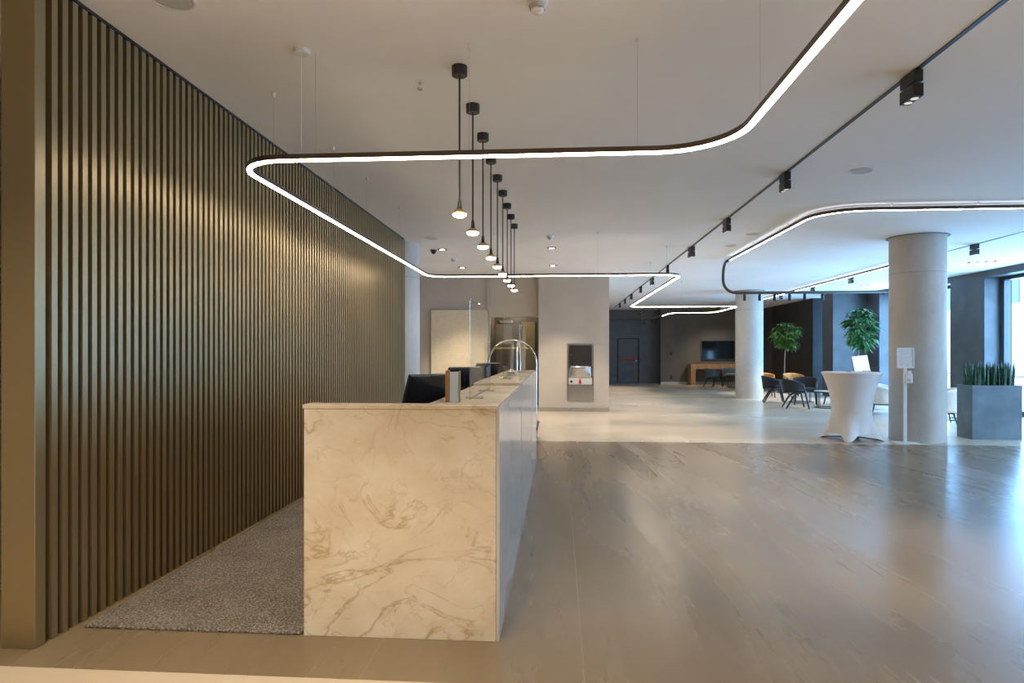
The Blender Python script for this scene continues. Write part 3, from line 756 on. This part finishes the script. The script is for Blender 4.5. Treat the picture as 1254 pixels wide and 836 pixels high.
def downlight(x, y, label, e=55, tgt=None, group='square downlights in the ceiling'):
    t = thing('downlight', label, 'downlight', (x, y, H), 0, group)
    w, k = 0.075, 0.028
    mb = MB(); mb.box(-w, -w + k, -w, w, -0.012, 0); mb.box(w - k, w, -w, w, -0.012, 0); mb.box(-w + k, w - k, -w, -w + k, -0.012, 0); mb.box(-w + k, w - k, w - k, w, -0.012, 0); mb.build('trim', M['black'], t)
    mb = MB(); mb.box(-w + k, w - k, -w + k, w - k, -0.008, -0.002); mb.build('lens', M['lens'], t)
    light('downlight_or_fill_lamp', 'SPOT', (x, y, H - 0.03), e, WARM, target=tgt or (x, y, 0), spot_size=R(75), spot_blend=0.7, shadow_soft_size=0.05)
downlight(-0.12, 11.3, 'square downlight before the greige wall block, nearer of two', 120)
downlight(-0.12, 13.6, 'square downlight before the greige wall block, farther of two', 190, (0.1, 14.3, 0))
downlight(-2.08, 11.3, 'square downlight before the cream panel, nearer of two', 60)
downlight(-2.09, 13.75, 'square downlight before the cream panel, farther of two', 170, (-2.2, 14.5, 0))
downlight(8.5, 13.75, 'square downlight right beside another by the charcoal pier, nearer the column', 30)
downlight(8.75, 13.6, 'square downlight right beside another by the charcoal pier, nearer the window', 30)
downlight(8.45, 18.3, 'square downlight above the taller lounge tree', 40)
# added fill lamps without fixtures
light('recess_fill', 'POINT', (-1.15, 16.1, 2.5), 14, WARM, shadow_soft_size=0.06)  # unseen fill lamp added to lift the dark recess
light('downlight_or_fill_lamp', 'SPOT', (6.7, 26.2, H - 0.03), 110, WARM, target=(6.7, 27.3, 0), spot_size=R(100), spot_blend=0.8, shadow_soft_size=0.06)  # fill spot added to brighten the far desk, no fixture
WARMER = (1.0, 0.82, 0.60)
for x, y, e in ((-0.9, 0.3, 230), (-2.0, 1.3, 130), (-1.9, 5.2, 60), (-1.9, 7.6, 60), (0.2, -1.6, 180), (3.4, 0.8, 170), (3.4, -2.5, 170), (6.5, 1.0, 120), (6.0, 4.5, 80)):
    light('downlight_or_fill_lamp', 'SPOT', (x, y, H - 0.03), e, WARMER if x < 0 else WARM, target=(x, y + 0.7, 0), spot_size=R(95), spot_blend=0.8, shadow_soft_size=0.08)  # warm fill added for the near and left side, no fittings

# ------------------------------------------------------------------ right foreground
# cocktail table with stretch cover
CO = (4.72, 10.66, 0)
ct = thing('cocktail_table', 'tall round cocktail table in a white stretch cover', 'cocktail table', CO)
mb = MB()
mb.grid(lambda u, v: (lambda th, lobe: (lambda r, z: (r * math.cos(th), r * math.sin(th), z))(
    (0.292 + (0.288 + 0.185 * lobe - 0.292) * ((0.40 - v) / 0.40) ** 1.3) if v < 0.40 else (0.292 + 0.143 * ((v - 0.40) / 0.60) ** 2.0),
    0.002 + 1.055 * v + 0.10 * (1 - lobe) * (1 - v) ** 3))(2 * PI * u, (0.5 + 0.5 * math.cos(4 * (2 * PI * u - R(60)))) ** 3.0), 96, 36, True)
mb.build('stretch_cover', M['cloth'], ct, smooth=True)
mb = MB(); mb.lathe([(0.436, 1.05), (0.442, 1.058), (0.442, 1.078), (0.434, 1.086), (0.0, 1.087)], seg=64, cap=False); mb.build('tabletop', M['cloth'], ct, smooth='auto')
mb = MB(); mb.tube([(0, 0, 0.01), (0, 0, 1.05)], 0.035, 12); mb.build('pole', M['steel'], ct)
mb = MB()
for k in range(4):
    a = R(60 + 90 * k); mb.tube([(0, 0, 0.05), (0.46 * math.cos(a), 0.46 * math.sin(a), 0.012)], 0.011, 8)
mb.build('base', M['steel'], ct)
# small glass dish on the table
ds = thing('ashtray', 'small low glass dish on the white cocktail table', 'dish', (4.62, 10.55, 1.087))
mb = MB(); mb.lathe([(0.0, 0.004), (0.028, 0.004), (0.034, 0.022), (0.038, 0.022), (0.034, 0.0), (0.0, 0.0)], seg=20, cap=False); mb.build('bowl', M['acrylic_edge'], ds, smooth='auto')

# hand sanitiser stand
SO = (5.36, 10.30, 0)
ss = thing('sanitiser_stand', 'white hand sanitiser stand with a framed sheet in front of column', 'sanitiser stand', SO, R(-6))
mb = MB(); mb.box(-0.17, 0.17, -0.12, 0.12, 0.0, 0.012, 0.003); mb.build('base_plate', M['white'], ss)
mb = MB(); mb.box(-0.024, 0.024, -0.016, 0.016, 0.012, 1.18, 0.003); mb.build('post', M['white'], ss)
f = MB(); w, k, z0, z1 = 0.122, 0.02, 1.16, 1.475
f.box(-w, -w + k, -0.032, -0.012, z0, z1); f.box(w - k, w, -0.032, -0.012, z0, z1); f.box(-w + k, w - k, -0.032, -0.012, z0, z0 + k); f.box(-w + k, w - k, -0.032, -0.012, z1 - k, z1)
fo = f.build('sign_frame', M['white'], ss)
mb = MB(); mb.box(-w + k, w - k, -0.024, -0.014, z0 + k, z1 - k); mb.build('sheet', noisy('printed_sheet', (0.62, 0.63, 0.64), (0.72, 0.73, 0.74), 0.5, scale=26, stretch=(1, 1, 2.5)), fo)['label'] = 'pale grey printed sheet'
mb = MB(); mb.box(-0.03, 0.085, -0.075, -0.017, 0.925, 1.075, 0.012); dp = mb.build('dispenser', M['white_plastic'], ss)
mb = MB(); mb.box(0.0, 0.055, -0.10, -0.07, 1.06, 1.12, 0.008); mb.build('pump_lever', M['white_plastic'], dp)
mb = MB(); mb.box(0.0, 0.05, -0.078, -0.074, 0.95, 1.0); mb.build('window', M['grille'], dp)

# snake plant planter
PO = (7.03, 10.98, 0)
sn = thing('snake_plant', 'tall spiky snake plants in a blue grey square planter', 'potted plant', PO)
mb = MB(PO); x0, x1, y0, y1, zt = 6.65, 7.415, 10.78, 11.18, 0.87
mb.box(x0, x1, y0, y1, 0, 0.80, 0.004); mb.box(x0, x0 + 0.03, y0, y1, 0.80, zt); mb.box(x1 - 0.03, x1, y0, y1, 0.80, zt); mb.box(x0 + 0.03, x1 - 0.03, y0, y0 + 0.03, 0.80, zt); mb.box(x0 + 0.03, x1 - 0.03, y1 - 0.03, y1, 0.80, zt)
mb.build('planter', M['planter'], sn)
mb = MB(PO); mb.box(x0 + 0.031, x1 - 0.031, y0 + 0.031, y1 - 0.031, 0.801, 0.835); mb.build('soil', M['soil'], sn)
mb = MB(PO)
for i in range(150):
    px_, py_ = rnd.uniform(x0 + 0.05, x1 - 0.07), rnd.uniform(y0 + 0.05, y1 - 0.06)
    hh = rnd.uniform(0.34, 0.445); ang = rnd.uniform(0, PI); lx = rnd.gauss(0.003, 0.009); ly = rnd.gauss(0, 0.01); wd = rnd.uniform(0.010, 0.017)
    prev = None
    for k in range(6):
        q = k / 5; w_ = wd * (1 - 0.15 * q) if q < 0.7 else wd * 0.9 * (1 - q) / 0.3
        w_ = max(w_, 0.0008)
        c = Vector((px_ + lx * q * q, py_ + ly * q * q, 0.83 + hh * q)); dxy = Vector((math.cos(ang + q * 0.5), math.sin(ang + q * 0.5), 0)); nn = Vector((-dxy.y, dxy.x, 0))
        ring = [mb.v(c - dxy * w_), mb.v(c + nn * w_ * 0.45), mb.v(c + dxy * w_), mb.v(c - nn * w_ * 0.2)]
        if prev:
            for j in range(4): mb.f([prev[j], prev[(j + 1) % 4], ring[(j + 1) % 4], ring[j]])
        prev = ring
mb.build('foliage', M['snake'], sn, smooth=True)

# ------------------------------------------------------------------ lounge trees
def leaf(mb, base, dirv, up, ln, wd):
    side = dirv.cross(up)
    if side.length < 1e-3: side = dirv.orthogonal()
    side.normalize(); nrm = side.cross(dirv).normalized()
    rows = []
    for k in range(5):
        q = k / 4; w_ = wd * math.sin(PI * min(0.97, 0.10 + 0.88 * q)) ; droop = -0.55 * ln * q * q
        c = base + dirv * ln * q + Vector((0, 0, droop))
        rows.append((mb.v(c - side * w_ + nrm * w_ * 0.3), mb.v(c), mb.v(c + side * w_ + nrm * w_ * 0.3)))
    for a, b in zip(rows, rows[1:]):
        mb.f([a[0], a[1], b[1], b[0]]); mb.f([a[1], a[2], b[2], b[1]])
def tree(label, x, y, zc, rx, rz_, nwh, lmat, seed, pot_h=0.45, lean=0.05):
    rr = random.Random(seed)
    t = thing('lounge_tree', label, 'tree', (x, y, 0), 0, None)
    mb = MB(); mb.lathe([(0.19, 0), (0.23, pot_h), (0.21, pot_h), (0.205, pot_h - 0.05)], seg=28); mb.build('pot', M['planter_dark'], t, smooth='auto')
    mb = MB(); mb.lathe([(0.0, pot_h - 0.04), (0.204, pot_h - 0.045)], seg=28, cap=False); mb.build('soil', M['soil'], t)
    tk = MB(); tops_ = []
    tk.tube([(0, 0, pot_h - 0.06), (lean * 0.3, 0, zc * 0.55), (lean, 0.01, zc - rz_ * 0.5)], [0.022, 0.018, 0.014], 8)
    fo = MB()
    for i in range(nwh):
        a = rr.uniform(0, 2 * PI); cz = rr.uniform(-1, 1); s_ = math.sqrt(1 - cz * cz); k = rr.uniform(0.35, 1.0) ** 0.6
        p = Vector((lean + rx * s_ * math.cos(a) * k, rx * s_ * math.sin(a) * k, zc + rz_ * cz * k))
        root = Vector((lean, 0.01, zc - rz_ * 0.5))
        midp = (root + p) / 2 + Vector((0, 0, 0.06))
        tk.tube([root, midp, p], [0.007, 0.005, 0.003], 5)
        nl = rr.randint(7, 10); out = (p - Vector((lean, 0, zc - 0.1)))
        out.normalize()
        for j in range(nl):
            b = 2 * PI * j / nl + rr.uniform(-0.2, 0.2)
            d_ = Vector((math.cos(b), math.sin(b), rr.uniform(-0.35, 0.30))) + out * 0.45
            d_.normalize()
            leaf(fo, p, d_, Vector((0, 0, 1)), rr.uniform(0.16, 0.27), rr.uniform(0.026, 0.042))
    tk.build('trunk', M['trunk'], t, smooth=True)
    fo.build('foliage', lmat, t)
    return t
tree('slim lounge tree with pale trunk against the near black panel', 7.66, 22.3, 2.03, 0.40, 0.44, 85, M['leaf'], 3)
tree('fuller lounge tree behind the white cocktail table', 8.17, 18.1, 2.06, 0.36, 0.54, 95, M['leaf_blue'], 5)
tree('lounge tree mostly hidden behind the near concrete column', 8.47, 15.6, 1.82, 0.36, 0.34, 40, M['leaf_blue'], 8)

# ------------------------------------------------------------------ lounge chairs and tables
def tub_chair(mat_, leg, name='tub_chair'):
    t = thing(name, '', 'chair')
    # faces +Y locally, back at -Y
    mb = MB(); mb.lathe([(0.0, 0.40), (0.22, 0.40), (0.245, 0.41), (0.25, 0.44), (0.235, 0.455), (0.0, 0.46)], seg=28, cap=False); mb.build('seat', mat_, t, smooth='auto')
    mb = MB()
    def shell(u, v):
        a = R(-90) + R(-118) + R(236) * u
        s_ = math.cos((u - 0.5) * PI)          # 1 at the back, 0 at the arm ends
        zt = 0.61 + 0.13 * s_ ** 0.8; zb = 0.55 - 0.17 * s_ ** 0.6
        q = v
        r = 0.265 + 0.045 * q * s_
        return (r * math.cos(a) * 1.04, r * math.sin(a), zb + (zt - zb) * q)
    mb.grid(shell, 28, 6); mb.build('backrest', mat_, t, smooth=True, thick=0.03)
    for sx, sy in ((-1, 1), (1, 1), (-1, -1), (1, -1)):
        mb = MB()
        if sy > 0: mb.tube([(sx * 0.255, 0.12, 0.60), (sx * 0.25, 0.17, 0.40), (sx * 0.27, 0.255, 0.0)], [0.019, 0.025, 0.016], 8)
        else: mb.tube([(sx * 0.20, 0.10, 0.42), (sx * 0.235, -0.10, 0.30), (sx * 0.26, -0.27, 0.0)], [0.02, 0.025, 0.016], 8)
        mb.build('leg', leg, t, smooth=True)
    mb = MB(); mb.tube([(-0.235, 0.16, 0.385), (0.235, 0.16, 0.385)], 0.012, 6); mb.tube([(-0.21, 0.03, 0.385), (0.21, 0.03, 0.385)], 0.012, 6); mb.build('seat_rail', leg, t)
    return t
ch = tub_chair(M['fabric_dark'], M['wood_dark'])
ch.location = (5.93, 16.45, 0); ch.rotation_euler = (0, 0, R(-98)); ch['label'] = 'dark tub chair nearest the camera, facing the window side'; ch['group'] = 'dark tub chairs in the lounge'
GR = 'dark tub chairs in the lounge'
dup(ch, (5.98, 18.25, 0), R(-104), 'dark tub chair right beside the far concrete column', GR)
dup(ch, (6.55, 17.45, 0), R(160), 'dark tub chair behind the nearest one, facing us', GR)
dup(ch, (7.35, 17.35, 0), R(95), 'dark tub chair half hidden behind the white cocktail table', GR)
tn = tub_chair(M['tan'], M['wood_dark'])
tn.location = (6.42, 20.45, 0.0); tn.rotation_euler = (0, 0, R(170)); tn['label'] = 'tan leather tub chair half hidden behind the far concrete column'; tn['group'] = 'tan leather tub chairs'
dup(tn, (7.28, 20.35, 0), R(185), 'tan leather tub chair in front of the slim lounge tree', 'tan leather tub chairs')
bc = tub_chair(M['fabric_blue'], M['wood_dark'])
bc.location = (6.17, 26.0, 0); bc.rotation_euler = (0, 0, R(-65)); bc['label'] = 'slate blue tub chair in front of the oak desk, on the left'; bc['group'] = 'slate blue tub chairs at the far wall'
dup(bc, (7.0, 26.75, 0), R(160), 'slate blue tub chair in front of the oak desk, beside the column', 'slate blue tub chairs at the far wall')

def low_table(x, y, r, h, label):
    t = thing('side_table', label, 'table', (x, y, 0))
    mb = MB(); mb.lathe([(0, h - 0.018), (r, h - 0.018), (r + 0.004, h - 0.012), (r + 0.004, h - 0.003), (r, h), (0, h)], seg=40, cap=False); mb.build('tabletop', M['table_glass'], t, smooth='auto')
    mb = MB(); mb.tube([(r * 0.93 * math.cos(2 * PI * k / 32), r * 0.93 * math.sin(2 * PI * k / 32), 0.012) for k in range(32)], 0.011, 6, True); mb.build('floor_ring', M['black'], t)
    mb = MB(); mb.tube([(r * 0.95 * math.cos(2 * PI * k / 32), r * 0.95 * math.sin(2 * PI * k / 32), h - 0.03) for k in range(32)], 0.011, 6, True); mb.build('top_ring', M['black'], t)
    for k in range(4):
        a = R(20 + 90 * k)
        mb = MB(); mb.tube([(r * 0.93 * math.cos(a), r * 0.93 * math.sin(a), 0.012), (r * 0.95 * math.cos(a), r * 0.95 * math.sin(a), h - 0.03)], 0.010, 6); mb.build('leg', M['black'], t)
    return t
low_table(6.80, 16.55, 0.36, 0.43, 'low round black framed table beside the nearest dark chair')
low_table(6.75, 18.3, 0.34, 0.60, 'taller round pale topped table among the dark chairs')
low_table(6.92, 25.6, 0.34, 0.55, 'round pale topped table before the oak desk')

def armchair():
    t = thing('armchair', '', 'armchair')
    mb = MB()
    def shell(u, v):
        a = R(-90) + R(-125) + R(250) * u
        s_ = math.cos((u - 0.5) * PI)
        zt = 0.60 + 0.12 * max(0, s_); zb = 0.24
        r = 0.335 + 0.03 * v - 0.02 * math.sin(PI * v)
        return (r * math.cos(a), r * math.sin(a), zb + (zt - zb) * v)
    mb.grid(shell, 30, 8); mb.build('backrest', M['fabric_cream'], t, smooth=True, thick=0.085, sub=1)
    mb = MB(); mb.lathe([(0.0, 0.24), (0.29, 0.24), (0.31, 0.27), (0.31, 0.38), (0.285, 0.415), (0.0, 0.425)], seg=32, cap=False); mb.build('seat_cushion', M['fabric_cream'], t, smooth='auto')
    for sx, sy in ((-1, 1), (1, 1), (-1, -1), (1, -1)):
        mb = MB(); mb.tube([(sx * 0.24, sy * 0.20, 0.25), (sx * 0.30, sy * 0.26, 0.0)], [0.018, 0.010], 8); mb.build('leg', M['wood_dark'], t, smooth=True)
    mb = MB(); mb.box(-0.26, 0.26, -0.22, 0.22, 0.215, 0.24); mb.build('base_frame', M['wood_dark'], t)
    return t
ac = armchair(); ac.location = (7.33, 15.0, 0); ac.rotation_euler = (0, 0, R(-125)); ac['label'] = 'cream armchair between the cocktail table and the near column'; ac['group'] = 'cream armchairs in the lounge'
dup(ac, (7.42, 13.05, 0), R(70), 'cream armchair showing between the near column and the planter', 'cream armchairs in the lounge')
low_table(8.2, 13.9, 0.33, 0.40, 'low round table behind the near concrete column')

# white tilted board on a stand
bs = thing('menu_stand', 'white tilted board on a dark stand behind the cocktail table', 'menu stand', (7.42, 16.15, 0), R(-14))
mb = MB(); mb.box(-0.18, 0.18, -0.15, 0.15, 0, 0.015, 0.003); mb.build('base', M['black'], bs)
mb = MB(); mb.box(-0.025, 0.025, -0.02, 0.02, 0.015, 0.9); mb.build('post', M['black'], bs)
mb = MB(); mb.box(-0.22, 0.26, -0.14, 0.14, 0.88, 0.905, 0.004); mb.build('tray', M['white'], bs)
mb = MB(); mb.box(-0.02, 0.16, -0.12, -0.02, 0.905, 0.955, 0.003); mb.build('card_tray', M['wood'], bs)
mb = MB(); mb.box(-0.17, 0.17, -0.008, 0.008, 0, 0.42, 0.003, Matrix.Translation((0, 0.02, 0.905)) @ Matrix.Rotation(R(-16), 4, 'X') @ Matrix.Rotation(R(-7), 4, 'Y')); mb.build('board', M['white'], bs)

# oak desk and screen on the far wall
OO = (6.6, 27.65, 0)
od = thing('console_desk', 'chunky oak console desk against the far grey wall', 'desk', OO)
mb = MB(OO); mb.box(5.56, 8.2, 27.30, 27.98, 0.67, 0.87, 0.004); mb.build('desktop', M['wood'], od)
for a in (5.56, 8.0):
    mb = MB(OO); mb.box(a, a + 0.2, 27.30, 27.98, 0, 0.67, 0.004); mb.build('leg', M['wood'], od)
TO = (6.86, 28.03, 1.07)
tv = thing('television', 'flat black television on the far wall above the oak desk', 'television', TO)
mb = MB(TO); mb.box(6.13, 7.58, 27.985, 28.045, 1.05, 1.90, 0.004); mb.build('casing', plain('grey_screen_bezel', (0.09, 0.095, 0.1), 0.3, 0.4), tv)
mb = MB(TO); mb.box(6.17, 7.54, 27.98, 27.986, 1.09, 1.86); mb.build('screen', M['screen'], tv)
mb = MB(TO); mb.box(6.7, 7.0, 28.03, 28.049, 1.3, 1.6); mb.build('bracket', M['black'], tv)
for nm, x_, z_, lab in (('wall_switch', 4.86, 1.32, 'small dark wall switch plate beside the television'), ('wall_socket', 4.87, 0.28, 'small dark socket plate low on the far grey wall')):
    t = thing(nm, lab, 'switch' if nm == 'wall_switch' else 'socket', (x_, 28.05, z_))
    mb = MB(); mb.box(-0.05, 0.05, -0.012, 0, -0.07, 0.07, 0.003); mb.build('plate', M['black'], t)
    mb = MB(); mb.box(-0.025, 0.025, -0.018, -0.012, -0.035, 0.035, 0.002); mb.build('rocker', M['black_gloss'], t)

# ------------------------------------------------------------------ daylight
wd = bpy.data.worlds.new('overcast_sky'); scn.world = wd; wd.use_nodes = True
nt = wd.node_tree; bg = nt.nodes['Background']
tc = N(nt, 'ShaderNodeTexCoord'); sp_ = N(nt, 'ShaderNodeSeparateXYZ'); L(nt, tc.outputs['Generated'], sp_.inputs[0])
rp = ramp(nt, [(0.0, (0.50, 0.72, 1.0)), (0.6, (0.34, 0.60, 1.0))], sp_.outputs['Z'])
L(nt, rp.outputs['Color'], bg.inputs['Color'])
bg.inputs['Strength'].default_value = 5.0
wd.cycles.sampling_method = 'NONE'
for (a, b), k_ in zip(wins, (16, 19, 84, 95, 85)):
    # skylight coming in through each tall window, from just outside its pane
    l = light('window_daylight', 'AREA', (10.2, (a + b) / 2, 1.55), k_ * (b - a), (0.30, 0.59, 1.0) if a < 8 else (0.20, 0.52, 1.0), rot=(R(90), 0, R(90)), shape='RECTANGLE', size=b - a, size_y=3.0)
    l.visible_camera = False

# ------------------------------------------------------------------ camera
cam = bpy.data.cameras.new('camera'); co = bpy.data.objects.new('camera', cam); COL.objects.link(co)
co.location = (0, 0, 1.42); co.rotation_euler = (R(90), 0, math.atan(57 / 780))
cam.sensor_width = 36; cam.lens = 780 / 1254 * 36; cam.shift_y = 12 / 1254; cam.clip_end = 300
scn.camera = co
vs = scn.view_settings
vs.view_transform = 'Standard'; vs.look = 'None'; vs.gamma = 1.0; vs.exposure = 0.85; vs.use_curve_mapping = False
scn.cycles.use_denoising = True
scn.cycles.max_bounces = 10; scn.cycles.diffuse_bounces = 5; scn.cycles.glossy_bounces = 4; scn.cycles.transparent_max_bounces = 16
scn.cycles.sample_clamp_indirect = 8.0; scn.cycles.caustics_reflective = False; scn.cycles.caustics_refractive = False
